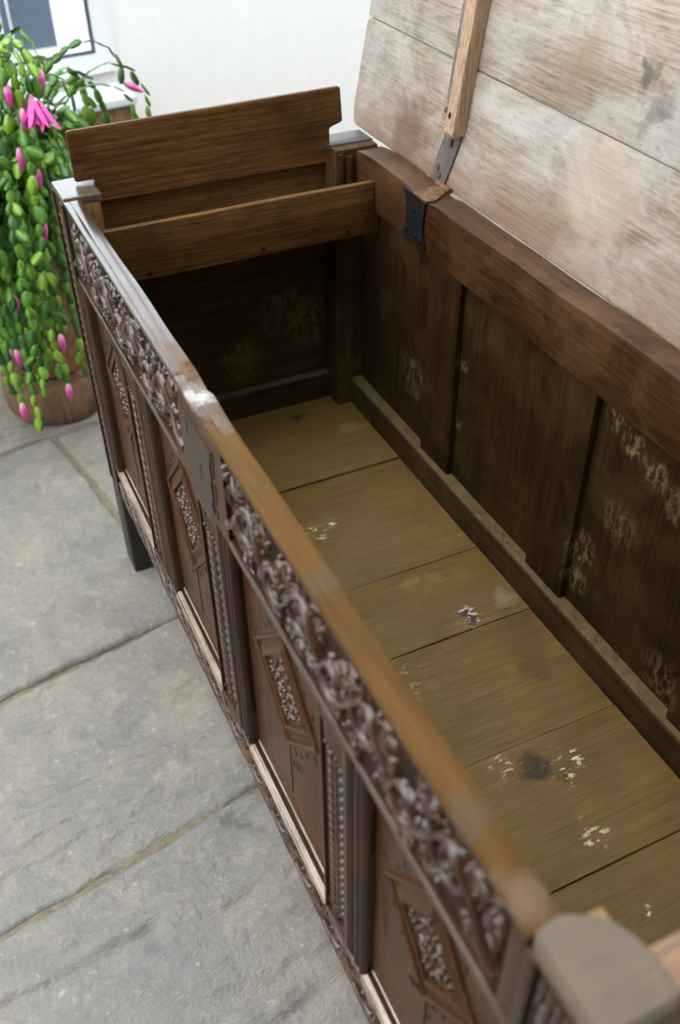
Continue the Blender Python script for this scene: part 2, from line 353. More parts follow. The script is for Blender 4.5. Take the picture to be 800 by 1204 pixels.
# ================================================================== setting
def stone(name, quad, parent, seed, nx=60, ny=60, th=.05, rough=1., gap=.004, clefts=()):
    """one flagstone: riven top built as geometry, worn arrises"""
    q = [Vector((a, b, 0)) for a, b in quad]
    ctr = sum(q, Vector())/4
    q = [p + (ctr - p).normalized()*gap*1.4 for p in q]
    v = []; f = []
    lu = (q[1]-q[0]).length; lv = (q[3]-q[0]).length
    for j in range(ny+1):
        for i in range(nx+1):
            s, t = i/nx, j/ny
            p = (q[0]*(1-s)+q[1]*s)*(1-t) + (q[3]*(1-s)+q[2]*s)*t
            e = min(min(s, 1-s)*lu, min(t, 1-t)*lv)
            # uneven edge
            wob = noise.noise_vector(Vector((p.x*22, p.y*22, seed)))*.004*max(0, 1-e/.03); p = p + Vector((wob.x, wob.y, 0))
            n0 = noise.fractal(Vector((p.x*2.2+seed, p.y*5.5, seed)), 1., 2., 5)
            lev = n0*3.2; k = math.floor(lev); fr = lev-k; fr = min(1, max(0, (fr-.40)/.05)) 
            z = (k+fr)*.0034*rough + noise.fractal(Vector((p.x*9, p.y*9, seed+3)), 1., 2., 4)*.0013
            for (ax, ay, bx, by, w_, dpt) in clefts:
                A = Vector((ax, ay, 0)); B = Vector((bx, by, 0)); d = B-A; tt = max(0, min(1, (p-A).dot(d)/d.dot(d)))
                cp = A+d*tt + Vector((0, noise.noise(Vector((tt*7, seed, 1)))*.018, 0))
                dd = (p-cp).length
                z -= dpt*math.exp(-(dd/w_)**2)*(1 if 0 < tt < 1 else .4)
            z -= .007*max(0, 1-e/.010)**2
            v.append((p.x, p.y, max(-.0052 if e > .012 else -.02, min(.005, z))))
    W = nx+1
    for j in range(ny):
        for i in range(nx): a = j*W+i; f.append((a, a+1, a+W+1, a+W))
    # skirt down
    per = [i for i in range(W)] + [j*W+nx for j in range(1, ny+1)] + [ny*W+i for i in range(nx-1, -1, -1)] + [j*W for j in range(ny-1, 0, -1)]
    n0 = len(v)
    for a in per: v.append((v[a][0], v[a][1], -th))
    L = len(per)
    for i in range(L): f.append((per[(i+1) % L], per[i], n0+i, n0+(i+1) % L))
    f.append(tuple(n0+i for i in range(L)))
    me = bpy.data.meshes.new(name); me.from_pydata(v, [], f); me.update()
    return finish(name, me, STONE, parent, 60)

fl = MB(); fl.box(-2.7, 1.9, -3.2, 2.1, -.10, -.0085)
floor = fl.build('floor', MORTAR); tag(floor, kind='structure')
# courses run across the picture, turned ten degrees from the chest
AN = R(9.9); du = Vector((math.cos(AN), math.sin(AN))); dv = Vector((-math.sin(AN), math.cos(AN)))
O = Vector((-.04, .442))
def uv(u, v): p = O + du*u + dv*v; return (p.x, p.y)
rows = [(-2.9, -1.62), (-1.62, -1.012), (-1.012, -.640), (-.640, .002), (.002, .52), (.52, 1.1), (1.1, 1.9)]
cuts = [[-2.6, -1.4, -.5, .6, 1.8], [-2.6, -1.5, -.74, .66, 1.8], [-2.6, -1.6, -.56, .72, 1.9], [-2.6, -1.7, -.86, .0, .78, 1.9], [-2.6, -1.9, -.9, -.28, .50, 1.6], [-2.6, -1.3, -.45, .4, 1.5], [-2.6, -1.6, -.6, .3, 1.3]]
k = 0
for (v0, v1), cs in zip(rows, cuts):
    for a, b in zip(cs, cs[1:]):
        q = [uv(a, v0), uv(b, v0), uv(b, v1), uv(a, v1)]
        cx = sum(p[0] for p in q)/4; cy = sum(p[1] for p in q)/4
        near = -1.0 < cx < .5 and -1.5 < cy < 1.0
        cl = []
        if (v0, v1) == (-.640, .002) and b == .0: cl = [(-.30, .215, -.10, .272, .010, .004), (-.11, .268, -.033, .325, .009, .006), (-.42, .05, -.20, .06, .02, .002)]
        if (v0, v1) == (-1.012, -.640) and a == -.56: cl = [(-.22, -.262, -.03, -.205, .009, .006), (-.46, -.33, -.27, -.36, .010, .005), (-.36, -.50, .02, -.46, .009, .003), (-.12, -.40, .02, -.36, .008, .003)]
        if (v0, v1) == (-1.62, -1.012) and a == -.74: cl = [(-.44, -.74, -.16, -.715, .010, .005), (-.17, -.735, .04, -.72, .009, .005), (-.2, -.65, .03, -.61, .009, .003), (-.5, -.90, .02, -.88, .010, .004), (-.02, -.60, .03, -.64, .012, .006)]
        stone('flagstone', q, floor, k*3.7+1, *((150, 120) if near else (14, 14)), clefts=cl, gap=.0045)
        k += 1

# far wall with the window, turned a little from the chest's end
WA = R(7.5); WO = Vector((.335, 1.20, 0)); wd = Vector((math.cos(WA), math.sin(WA), 0)); wn_ = Vector((-math.sin(WA), math.cos(WA), 0))
def wall_piece(mb, t0, t1, z0, z1, d0, d1):
    P = [WO+wd*t0+wn_*d0, WO+wd*t1+wn_*d0, WO+wd*t1+wn_*d1, WO+wd*t0+wn_*d1]
    mb.add([(p.x, p.y, z0) for p in P] + [(p.x, p.y, z1) for p in P], [(0,3,2,1),(4,5,6,7),(0,1,5,4),(1,2,6,5),(2,3,7,6),(3,0,4,7)])
G0, G1, GZ0, GZ1 = -1.0, 0.0, .556, 2.30                # glass edges along the wall and in height
FR = .048
mb = MB()
wall_piece(mb, -3.0, G0-FR, -.02, 1.0, 0, .16); wall_piece(mb, G1+FR, 2.6, -.02, 1.0, 0, .16)
wall_piece(mb, G0-FR, G1+FR, -.02, GZ0-FR, 0, .16)
wall_piece(mb, -3.0, 2.6, GZ1+FR, 2.5, 0, .16)
tag(mb.build('wall_far', WALLW), kind='structure')
for wi, (a, b) in enumerate(((G1+FR+.05, 1.55), (-2.9, G0-FR-.05))):      # glazing above the low white wall
    wx = empty('window_%d' % (wi+2), tuple(WO+wd*((a+b)/2)+Vector((0, 0, 1.0)))); tag(wx, kind='structure')
    mb = MB()
    for t0, t1, z0, z1 in ((a-.05, a, 1.0, GZ1+FR), (b, b+.05, 1.0, GZ1+FR), (a, b, 1.0, 1.05), (a, b, GZ1, GZ1+FR), ((a+b)/2-.025, (a+b)/2+.025, 1.05, GZ1)): wall_piece(mb, t0, t1, z0, z1, -.01, .06)
    mb.build('window_frame', UPVC, wx)
    for t0, t1 in ((a, (a+b)/2-.025), ((a+b)/2+.025, b)):
        mb = MB(); wall_piece(mb, t0, t1, 1.05, GZ1, .012, .018); mb.build('pane', GLASS, wx)
win = empty('window_1', tuple(WO+wd*((G0+G1)/2)+Vector((0, 0, GZ0-FR)))); tag(win, kind='structure')
mb = MB()
for t0, t1, z0, z1 in ((G0-FR, G0, GZ0-FR, GZ1+FR), (G1, G1+FR, GZ0-FR, GZ1+FR), (G0, G1, GZ0-FR, GZ0), (G0, G1, GZ1, GZ1+FR)):
    wall_piece(mb, t0, t1, z0, z1, -.012, .06)
mb.build('window_frame', UPVC, win)
mb = MB(); g = .0045
for t0, t1, z0, z1 in ((G0, G0+g, GZ0, GZ1), (G1-g, G1, GZ0, GZ1), (G0+g, G1-g, GZ0, GZ0+g), (G0+g, G1-g, GZ1-g, GZ1)):
    wall_piece(mb, t0, t1, z0, z1, -.0135, .004)
mb.build('window_gasket', GASKET, win)
mb = MB(); wall_piece(mb, G0+g, G1-g, GZ0+g, GZ1-g, .012, .018); mb.build('pane', GLASS, win)

# left wall: solid unseen part near the camera, added to cut sky light, glazing above a low wall towards the far end
mb = MB(); mb.box(-2.86, -2.7, -3.2, -1.5, -.02, 2.5); mb.box(-2.86, -2.7, -1.5, .80, -.02, .75); mb.box(-2.86, -2.7, -1.5, .80, 2.35, 2.5); tag(mb.build('wall_left', WALLW), kind='structure')
wx = empty('window_4', (-2.78, -.35, .75)); tag(wx, kind='structure')
mb = MB()
for y0, y1, z0, z1 in ((-1.5, -1.44, .75, 2.35), (.74, .80, .75, 2.35), (-.38, -.32, .81, 2.29), (-1.44, .74, .75, .81), (-1.44, .74, 2.29, 2.35)): mb.box(-2.81, -2.74, y0, y1, z0, z1)
mb.build('window_frame', UPVC, wx)
for y0, y1 in ((-1.44, -.38), (-.32, .74)):
    mb = MB(); mb.box(-2.778, -2.772, y0, y1, .81, 2.29); mb.build('pane', GLASS, wx)
# unseen house ceiling, added to block near sky for contrast, open glazed roof over the far half
mb = MB(); mb.box(-2.86, 1.9, -3.2, -1.25, 2.5, 2.62); tag(mb.build('ceiling', WALLW), kind='structure')
rf = empty('window_5', (-.5, 0, 2.5)); tag(rf, kind='structure')
for k_ in range(6):
    x = -2.8+k_*.92; mb = MB(); mb.box(x-.03, x+.03, -1.25, 1.6, 2.5, 2.58); mb.build('glazing_bar', UPVC, rf)
mb = MB(); mb.box(1.75, 1.9, -3.2, 1.42, -.02, 2.5); tag(mb.build('wall_right', WALLW), kind='structure')
mb = MB(); mb.box(-2.7, 1.75, -3.2, -3.05, -.02, 2.5); tag(mb.build('wall_near', plain('dim_house_wall', (.30,.26,.21), .8)), kind='structure')  # unseen wall, added and coloured dark to deepen camera-side reflections
mb = MB(); mb.box(-30, 30, -30, 30, -.45, -.12); tag(mb.build('ground', plain('pale_patio', (.40,.40,.39), .8, 0, 0, .2, 6, .1)), kind='structure')

# ================================================================== the chest
L, H = 1.245, .700
coffer = empty('carved_coffer', (.24, -L/2, 0))
tag(coffer, 'long dark carved oak coffer with its lid open, standing on grey flagstones', 'chest')

# relief carving: coordinates (s along the front, z up, h out of the ground)
class Relief(MB):
    x0 = .006
    def P(s, a, z, h): return (s.x0 - h, -a, z)
    def rope(s, pts, r, hs=1., sides=8, base=0.):
        n = len(pts); V = []
        for i, (a, z) in enumerate(pts):
            a0, z0 = pts[max(i-1, 0)]; a1, z1 = pts[min(i+1, n-1)]
            tx, tz = a1-a0, z1-z0; l = math.hypot(tx, tz) or 1; nx, nz = -tz/l, tx/l
            rr = r[i] if isinstance(r, (list, tuple)) else r
            for k_ in range(sides):
                t = math.pi*k_/(sides-1)
                V.append(s.P(a+nx*rr*math.cos(t), z+nz*rr*math.cos(t), base + rr*hs*math.sin(t) - (.0008 if k_ in (0, sides-1) else 0)))
        F = [(i*sides+k_, i*sides+k_+1, (i+1)*sides+k_+1, (i+1)*sides+k_) for i in range(n-1) for k_ in range(sides-1)]
        F += [tuple(range(sides)), tuple(range((n-1)*sides, n*sides))]
        s.add(V, F)
    def blob(s, a, z, ra, rz, rot=0., h=.004, nu=8, nv=3, base=0.):
        c, sn = math.cos(rot), math.sin(rot); V = [s.P(a, z, base+h)]; F = []
        for j in range(1, nv+1):
            t = j/nv*math.pi/2
            for i in range(nu):
                p = 2*math.pi*i/nu; x, y = ra*math.sin(t)*math.cos(p), rz*math.sin(t)*math.sin(p)
                V.append(s.P(a+x*c-y*sn, z+x*sn+y*c, base+h*math.cos(t)-(.0008 if j == nv else 0)))
        for i in range(nu): F.append((0, 1+i, 1+(i+1) % nu))
        for j in range(nv-1):
            for i in range(nu): F.append((1+j*nu+i, 1+(j+1)*nu+i, 1+(j+1)*nu+(i+1) % nu, 1+j*nu+(i+1) % nu))
        s.add(V, F)
    def leaf(s, a, z, ln, wd_, ang, h=.0045, hollow=True):
        """gouged leaf: raised rim lobes round a hollow"""
        c, sn = math.cos(ang), math.sin(ang)
        if hollow:
            n = 9; pts = []
            for side in (1, -1):
                pts = [(a + (ln*t)*c - side*wd_*math.sin(math.pi*t)**.8*sn, z + (ln*t)*sn + side*wd_*math.sin(math.pi*t)**.8*c) for t in [i/(n-1) for i in range(n)]]
                s.rope(pts, [.0008+.0016*math.sin(math.pi*i/(n-1)) for i in range(n)], 2.0, 6)
            s.rope([(a+ln*.1*c, z+ln*.1*sn), (a+ln*.6*c, z+ln*.6*sn)], [.0014, .0006], 1.8, 6)
        else:
            s.blob(a+ln/2*c, z+ln/2*sn, ln/2, wd_, ang, h)

def spiral(a, z, r0, turns, a0, hand=1, n=26):
    return [(a+r0*(1-.80*i/n)*math.cos(a0+hand*turns*2*math.pi*i/n), z+r0*(1-.80*i/n)*math.sin(a0+hand*turns*2*math.pi*i/n)) for i in range(n+1)]

def scroll_band(r, s0, s1, zc, hh, seed):
    rnd = random.Random(seed)
    p = .118; n = max(1, round((s1-s0)/p)); p = (s1-s0)/n
    amp = hh*.58
    N = n*22
    wave = [(s0+(s1-s0)*i/N, zc - amp*math.cos(2*math.pi*i/22)) for i in range(N+1)]
    r.rope(wave, [.0042+.0008*math.sin(i*.9) for i in range(N+1)], 1.9)
    for j in range(2*n):
        up = -1 if j % 2 == 0 else 1                     # volute fills the hollow opposite each crest
        c = s0 + p*(j+.5)/2 + rnd.uniform(-.003, .003)
        cx = s0 + p*j/2 + (p*.5 if False else 0)
        if cx < s0+.012 or cx > s1-.012: 
            continue
        zz = zc - up*(-1)*hh*.20
        sp = spiral(cx, zz, hh*.52, 1.45, R(90)*up + R(60), hand=up)
        r.rope(sp, [.0037-.0012*i/len(sp) for i in range(len(sp))], 2.3)
        r.blob(cx, zz, .0045, .0045, 0, .0062)
        for q in range(3):                               # leaf lobes fanned off the volute
            ang = R(90*up + (q-1)*48)
            r.leaf(cx+math.cos(ang)*hh*.50, zz+math.sin(ang)*hh*.50, hh*.46, hh*.15, ang+rnd.uniform(-.2, .2))
    for j in range(2*n):
        c = s0 + p*(j+.5)/2
        up = 1 if j % 2 == 0 else -1
        for q in range(9):
            r.leaf(c+rnd.uniform(-.028, .028), zc+rnd.uniform(-.8, .8)*hh, hh*rnd.uniform(.3, .55), hh*rnd.uniform(.10, .16), rnd.uniform(0, 6.28), .006, rnd.random() < .6)
        for q in range(7):                               # fat acanthus lobes, bending with the scroll
            ang = rnd.uniform(0, 6.28); r.leaf(c+rnd.uniform(-.026, .026), zc+rnd.uniform(-.85, .85)*hh, hh*rnd.uniform(.28, .45), hh*rnd.uniform(.09, .15), ang, rnd.uniform(.0050, .0070), False)
        for q in range(6):                               # berries and small leaves in the corners
            a = c + rnd.uniform(-.018, .018); z = zc + rnd.choice((-1, 1))*hh*rnd.uniform(.35, .85)
            r.blob(a, z, rnd.uniform(.003, .0055), rnd.uniform(.0028, .0042), rnd.uniform(0, 3), rnd.uniform(.0045, .0062))
        r.leaf(c, zc+up*hh*.15, hh*.75, hh*.17, R(60*up)+rnd.uniform(-.3, .3)); r.leaf(c+.008, zc-up*hh*.25, hh*.6, hh*.15, R(-120*up)+rnd.uniform(-.3, .3))
        r.leaf(c-.014, zc+up*hh*.5, hh*.55, hh*.13, R(20*up)+rnd.uniform(-.4, .4), .005, False)
        r.leaf(c+.016, zc-up*hh*.62, hh*.55, hh*.12, R(200*up)+rnd.uniform(-.4, .4), .005, False)

# --- front top rail: body behind the sunk band, plain fillets above and below, plain lock field
RT = .0245
def rail_notch(bm):
    for v in bm.verts:
        s = -v.co.y
        if v.co.z > .69:
            d = abs(s-.583)
            if d < .016: v.co.z -= .0055*(1-max(0, d-.007)/.009)
            elif .598 <= s < .63: v.co.z += .0012
        if v.co.z > .69 and v.co.x < .012 and .60 < s < .69: v.co.z -= .001
frt = board('front_top_rail', .0062, RT, -1.183, -.070, .580, H, RAIL, coffer, .003, .0013, 8., .012, 3., rail_notch)
def strip(x0, x1, s0, s1, z0, z1, m, parent, name, bevel=.0015, amp=.0006, cut=None):
    return board(name, x0, x1, -s1, -s0, z0, z1, m, parent, bevel, amp, 10., .015, None, cut)
strip(0, .010, .070, .567, .6925, H, RAIL, frt, 'rail_fillet', .0016, .0005); strip(0, .010, .690, 1.183, .6925, H, RAIL, frt, 'rail_fillet', .0016, .0005)
strip(0, .010, .070, .530, .580, .5895, CARVE['y'], frt, 'rail_fillet'); strip(0, .010, .690, 1.183, .580, .5895, CARVE['y'], frt, 'rail_fillet')
strip(0, .010, 1.168, 1.183, .5885, .6925, STILE['z'], frt, 'rail_fillet')
# plain lock field with a scalloped near edge
def scallop(s, z, n=4, a=.004): return s
strip(0, .010, .560, .700, .6925, H, RAIL, frt, 'rail_fillet', .0016, .0005)
pts = [(.5665, .6930), (.6925, .6930), (.6925, .580), (.531, .580), (.531, .596), (.556, .604), (.5665, .64)]
mb = MB(); mb.prism([(-a, z) for a, z in pts], 'x', .0004, .008); mb.build('lock_field', PANEL, frt)
pts = [(.566, .6755), (.6625, .6740)]
for i in range(15): pts.append((.6625-.0005*i-.0042*abs(math.sin(i*math.pi/4.7)), .668-.0053*i))
pts += [(.640, .5835), (.590, .5835), (.566, .628)]
mb = MB(); mb.prism([(-a, z) for a, z in pts], 'x', -.0012, .002)
lp = mb.build('lock_plate', LOCKM, frt); lp['label'] = 'plain grey-brown lock plate with a scalloped edge'
def cut(x0, x1, s0, s1, z0, z1, name='keyhole_cut'):
    mb = MB(); mb.box(x0, x1, -s1, -s0, z0, z1); mb.build(name, CUT_SHADE, frt)
cut(-.0016, 0, .590, .5925, .652, .667); cut(-.0016, 0, .624, .626, .618, .636); cut(-.0016, 0, .5925, .599, .6655, .667)
for a, z, h in ((.6660, .667, .009), (.6645, .650, .006), (.6650, .628, .010), (.6610, .614, .006), (.6620, .598, .007)):
    mb = MB(); mb.prism([(-(a+.0024*math.cos(q*math.pi/4)), z+h*math.sin(q*math.pi/4)) for q in range(8)], 'x', -.0004, .001); mb.build('scallop_cut', CUT_SHADE, frt)
for a, b in ((.071, .566), (.6925, 1.170)):            # sunk ground behind the carving, recess shade painted in
    board('carved_ground', .0048, .0075, -b, -a, .588, .694, GROUND, frt, .0003, .0005, 30., .01)
r = Relief(); r.x0 = .0052
scroll_band(r, .078, .560, .641, .047, 3)
r.build('carved_scrollwork', CARVE['y'], frt, 50)
r = Relief(); r.x0 = .0052
scroll_band(r, .694, 1.163, .641, .047, 5)
r.build('carved_scrollwork', CARVE['y'], frt, 50)
# worn pale patch beside the hasp notch
# --- front bottom rail with guilloche and worn ledges, sky glare in their colour
fbr = board('front_bottom_rail', .006, .030, -1.183, -.062, .186, .262, GROUND, coffer, .002, .0008, 8.)
strip(0, .010, .062, 1.183, .243, .2545, CARVE['y'], fbr, 'rail_fillet')
r = Relief(); r.x0 = .006
n = 15; p = (1.183-.066)/n
for ph in (0, math.pi):
    r.rope([(.066+p*n*i/(n*14), .2145+.0185*math.sin(math.pi*i/14*1.0+ph)) for i in range(n*14+1)], .0032, 1.8)
for j in range(n):
    a = .066+p*(j+.5)
    r.blob(a, .2145, .0085, .0075, 0, .0062); 
    for q in range(6):
        t = q*math.pi/3; r.blob(a+.0135*math.cos(t), .2145+.0105*math.sin(t), .0042, .0026, t, .0052)
    for sg in (1, -1):
        r.leaf(.066+p*j, .2145+sg*.010, .016, .0045, R(90*sg), .005, False); r.blob(.066+p*j+.009, .2145+sg*.020, .005, .003, 0, .004); r.blob(.066+p*j-.009, .2145+sg*.020, .005, .003, 0, .004)
    # scalloped lower border
    pts = [(a-p*.5+p*i/8, .1905-.0042*math.sin(math.pi*i/8)) for i in range(9)]
    r.rope(pts, .0034, 1.6)
r.build('carved_guilloche', CARVE['y'], fbr, 50)

# --- stiles, posts and panels of the front
PAN = [(.098, .290), (.404, .588), (.690, .900), (.990, 1.180)]
def carved_strip(parent, s0, s1, z0, z1, seed):
    rnd = random.Random(seed); r = Relief(); r.x0 = .006; W = s1-s0; zt = z1-.034
    a1 = s0+W*.30; a2 = s0+W*.76
    for i in range(6):                                    # fluted head
        a = s0+W*(i+.5)/6
        r.rope([(a, z1-.004), (a, z1-.028)], [.0032, .0026], 1.6, 6); r.blob(a, z1-.031, .0034, .0034, 0, .0055)
    zb = z0+.022; n = int((zt-zb)/.0135)
    for i in range(n):
        z = zb+(i+.5)*(zt-zb)/n
        r.blob(a1, z, W*.27, .0042, R(-42), .0052)        # twisted rope
        r.blob(a2, z, W*.15, .0056, 0, .0050)             # beads
    r.rope([(s0+W*.56, zt), (s0+W*.56, zb)], .0026, 1.8, 6); r.rope([(s0+W*.95, zt), (s0+W*.95, zb)], .0018, 1.8, 6); r.rope([(s0+W*.03, z1), (s0+W*.03, z0)], .0016, 1.8, 6)
    for i in range(4):
        a = s0+W*(i+.5)/4; r.leaf(a, z0+.002, .018, .0055, R(90)+rnd.uniform(-.2, .2), .005, i % 2 == 0)
    return r.build('carved_strip', CARVE['z'], parent, 50)
def reeds(parent, s0, s1, z0, z1, x0=0.):
    mb = MB(); n = 28; pts = []
    prof = []
    segs = [(0, .26, 'r'), (.26, .34, 'g'), (.34, .66, 'r'), (.66, .72, 'g'), (.72, 1., 'r')]
    for a, b, k_ in segs:
        for i in range(7):
            t = i/6; prof.append((s0+(s1-s0)*(a+(b-a)*t), x0 + ((.004-.0055*math.sin(math.pi*t)**.7) if k_ == 'r' else .0045)))
    P = [(x, -a) for a, x in prof] + [(.016, -s1), (.016, -s0)]
    mb.prism(P, 'z', z0, z1)
    return mb.build('reeded_moulding', STILE['z'], parent, 40)
def stile(s0, sc, sm, s1, idx):
    st = board('front_stile', .006, .026, -s1+.0, -s0, .230, .588, GROUND, coffer, .0015, .0005)
    strip(0, .010, s0, s0+.004, .232, .580, STILE['z'], st, 'stile_fillet', .001, .0002); strip(0, .010, sc-.003, sm, .232, .580, STILE['z'], st, 'stile_fillet', .001, .0002)
    strip(0, .010, s0+.004, sc-.003, .568, .580, STILE['y'], st, 'stile_fillet', .001, .0002)
    strip(0, .010, s0+.004, sc-.003, .2445, .256, STILE['y'], st, 'stile_fillet', .001, .0002)
    carved_strip(st, s0+.005, sc-.004, .258, .567, idx)
    reeds(st, sm, s1, .258, .580, .001)
for i, a in enumerate(((.290, .347, .352, .400), (.588, .648, .653, .686), (.900, .950, .955, .986))): stile(*a, i)

def lozenge(parent, sc, zc, hw, hv, x0):
    """mitred frame round a carved diamond"""
    prof = [(0, 0), (.0005, .0032), (.0032, .0042), (.0052, .0030), (.0062, -.0012), (.0085, -.0016), (.0125, .0010), (.0168, .0030), (.0195, .0044), (.0218, .0036), (.0224, -.0016)]
    k_ = 1/math.sqrt(1/hw**2+1/hv**2)                      # distance centre to side
    mb = MB(); V = []; F = []
    for d, h in prof:
        f = 1-d/k_
        V += [(x0-h, -(sc+hw*f*c), zc+hv*f*s) for c, s in ((0, 1), (-1, 0), (0, -1), (1, 0))]
    n = len(prof)
    for i in range(n-1):
        for j in range(4): F.append((i*4+j, i*4+(j+1) % 4, (i+1)*4+(j+1) % 4, (i+1)*4+j))
    mb.add(V, F); mb.add([V[(n-1)*4+j] for j in range(4)], [(0, 1, 2, 3)])
    fr = mb.build('lozenge_moulding', PANEL, parent, 12)
    f = 1-.0235/k_; r = Relief(); r.x0 = x0+.0016
    hw2, hv2 = hw*f, hv*f
    for i in range(3):
        for j in range(3):
            u = (i-1)*.60; v_ = (j-1)*.60
            a = sc+hw2*(u-v_)*.5; z = zc+hv2*(u+v_)*.5
            rr = hw2*.205
            if (i+j) % 2 == 0:
                r.blob(a, z, rr*.42, rr*.42, 0, .0062)
                for q in range(6): t = q*math.pi/3+.3; r.blob(a+rr*.82*math.cos(t), z+rr*.82*math.sin(t), rr*.46, rr*.27, t, .005)
            else:
                r.rope(spiral(a, z, rr*1.0, 1.1, random.uniform(0, 6), random.choice((1, -1)), 16), .0019, 2.2, 6)
                r.blob(a, z, rr*.3, rr*.3, 0, .0055)
    r.build('carved_rosettes', CARVE['z'], parent, 50)

for i, (s0, s1) in enumerate(PAN):
    pn = board('front_panel', .012, .020, -s1-.004, -s0+.006, .252, .586, PANEL, coffer, .001, .0006)
    sc, zc, hw, hv = [(.200, .472, .083, .084), (.492, .464, .083, .088), (.793, .470, .081, .084), (1.080, .482, .072, .084)][i]
    lozenge(pn, sc, zc, hw, hv, .0123)
    mb = MB()
    mb.box(.0112, .0135, -sc-.0008, -sc+.0008, zc+hv, .578); mb.box(.0112, .0135, -sc-.0008, -sc+.0008, .300, zc-hv)
    rnd = random.Random(i+20); marks = []
    for q in range(4):                                     # dark raised crescents for the shaded gouge cuts round the lozenge
        for e in range(5):
            t = (e+.6)/5.4; sa, sz = ((0, 1), (1, 0), (0, -1), (-1, 0))[q], ((1, 0), (0, -1), (-1, 0), (0, 1))[q]
            a = sc+(sa[0]*(1-t)+sz[0]*t)*hw*1.17; z = zc+(sa[1]*(1-t)+sz[1]*t)*hv*1.14
            if s0+.006 < a < s1-.006 and .305 < z < .572: marks.append((a, z, q))
    for _ in range(5): marks.append((sc+rnd.uniform(-.028, .028)+(.014 if rnd.random() > .5 else -.014), zc+hv+rnd.uniform(.006, .022), 9)); marks.append((sc+rnd.uniform(-.03, .03), zc-hv-rnd.uniform(.004, .026), 9))
    for a, z, q in marks:
        o_ = rnd.uniform(0, 6.28); rr = rnd.uniform(.0038, .0058)
        mb.tube([(.0117, -(a+rr*math.cos(o_+t*.45)), z+rr*math.sin(o_+t*.45)) for t in range(8)], [.0003, .0005, .0006, .0007, .0007, .0006, .0005, .0003], 5)
    tag(mb.build('gouge_cuts', CUT_SHADE, pn, 60), kind='stuff')
    # worn, glare-lightened ledge under the panel: broad chamfer worked on the bottom rail
    mb = MB(); e0, e1 = s0-.006, s1
    prof = [(.000, .2440), (-.0012, .2500), (.0000, .2535), (.0020, .2555), (.0130, .2640), (.0145, .2640), (.018, .2620), (.018, .2440)]
    mb.prism([(x, z) for x, z in prof], 'y', -e1, -e0)
    led = mb.build('rail_ledge', LEDGE, fbr, 30)

def rounded(pts, r, seg=4):
    o_ = []
    n = len(pts)
    for i in range(n):
        p = Vector(pts[i]); a = (Vector(pts[i-1])-p); b = (Vector(pts[(i+1) % n])-p)
        rr = min(r, a.length*.45, b.length*.45); a.normalize(); b.normalize()
        for k_ in range(seg+1):
            t = k_/seg; q = p + a*rr*(1-t)**2 + b*rr*t**2; o_.append((q.x, q.y))
    return o_
def plate(name, pts, ax, a, b, m, parent, bevel=.0015, amp=.0012, tilt=None):
    mb = MB(); mb.prism(pts, ax, a, b); bm = bmesh.new()
    vs = [bm.verts.new(v) for v in mb.v]
    for f in mb.f: bm.faces.new([vs[i] for i in f])
    bmesh.ops.recalc_face_normals(bm, faces=bm.faces)
    sharp = [e for e in bm.edges if len(e.link_faces) == 2 and e.calc_face_angle(0) > 1.2]
    bmesh.ops.bevel(bm, geom=sharp, offset=bevel, segments=2, affect='EDGES')
    if tilt:
        for v in bm.verts: v.co = tilt @ v.co
    return from_bm(name, bm, m, parent)
# posts
def post(name, x0, x1, s0, s1, z0, z1, m, bev=.003): return board(name, x0, x1, -s1, -s0, z0, z1, m, coffer, bev, .0012, 9., .02)
def front_post(s0, s1, far):
    mb_z0 = .0
    p_ = post('corner_post', .006, .050, s0, s1, .186, .694, POSTIN)
    face = board('post_face', 0 if False else .004, .012, -s1, -s0, .186, .694, STILE['z'], p_, .001, .0004)
    if far: cap = board('post_top', .000, .0535, -s1, -s0, .690, .7025, ENDGRAIN, p_, .0025, .0012, 14., .008)
    else: cap = plate('post_top', rounded([(0, -s1), (.054, -s1), (.054, -s0-.030), (.044, -s0-.008), (.021, -s0+.004), (.004, -s0), (0, -s0-.006)], .012, 5), 'z', .688, .7035, NEARCAP, p_, .0025, .0); cap['label'] = 'pale worn end-grain top'
    lg = board('post_leg', .0005, .046, -s1+.014, -s0-.0005, .0, .190, LEGW, p_, .005, .0012)
    if far:
        strip(-.001, .010, .0, .004, .186, .690, STILE['z'], p_, 'post_fillet', .001, .0003); strip(-.001, .010, .044, .062, .186, .690, STILE['z'], p_, 'post_fillet', .001, .0003)
        carved_strip(p_, .005, .043, .190, .688, 40)
        reeds(p_, .062, .098, .258, .580, .001)
    else:
        strip(-.001, .010, s0, s0+.010, .186, .690, STILE['z'], p_, 'post_fillet', .001, .0003); strip(-.001, .010, s1-.005, s1, .186, .690, STILE['z'], p_, 'post_fillet', .001, .0003)
        carved_strip(p_, s0+.011, s1-.006, .190, .684, 41)
    return p_
front_post(.000, .074, True)
near = front_post(1.183, L, False)
# rounded inner corner of the near post top
def back_post(s0, s1, name='corner_post'):
    p_ = board(name, .4055, .477, -s1, -s0, .186, .700, POSTB, coffer, .004, .002, 9., .02)
    board('post_leg', .412, .472, -s1+.006, -s0-.006, .0, .188, LEGW, p_, .006, .0012)
    return p_
bp_ = back_post(.0, .066); 
board('post_top', .4045, .4775, -.048, -.0, .694, .7020, wood('dark_polished_end_grain', (.035,.028,.024), (.06,.048,.04), (.09,.07,.058), 'x', (.28,.42), .2, .3), bp_, .002, .0008, 12., .01)
for q in range(3): board('post_rib', .408+q*.016, .417+q*.016+.002*q, -.070, -.060, .56,   .694-.004*q, POSTB, bp_, .003, .001)
back_post(1.183, L)

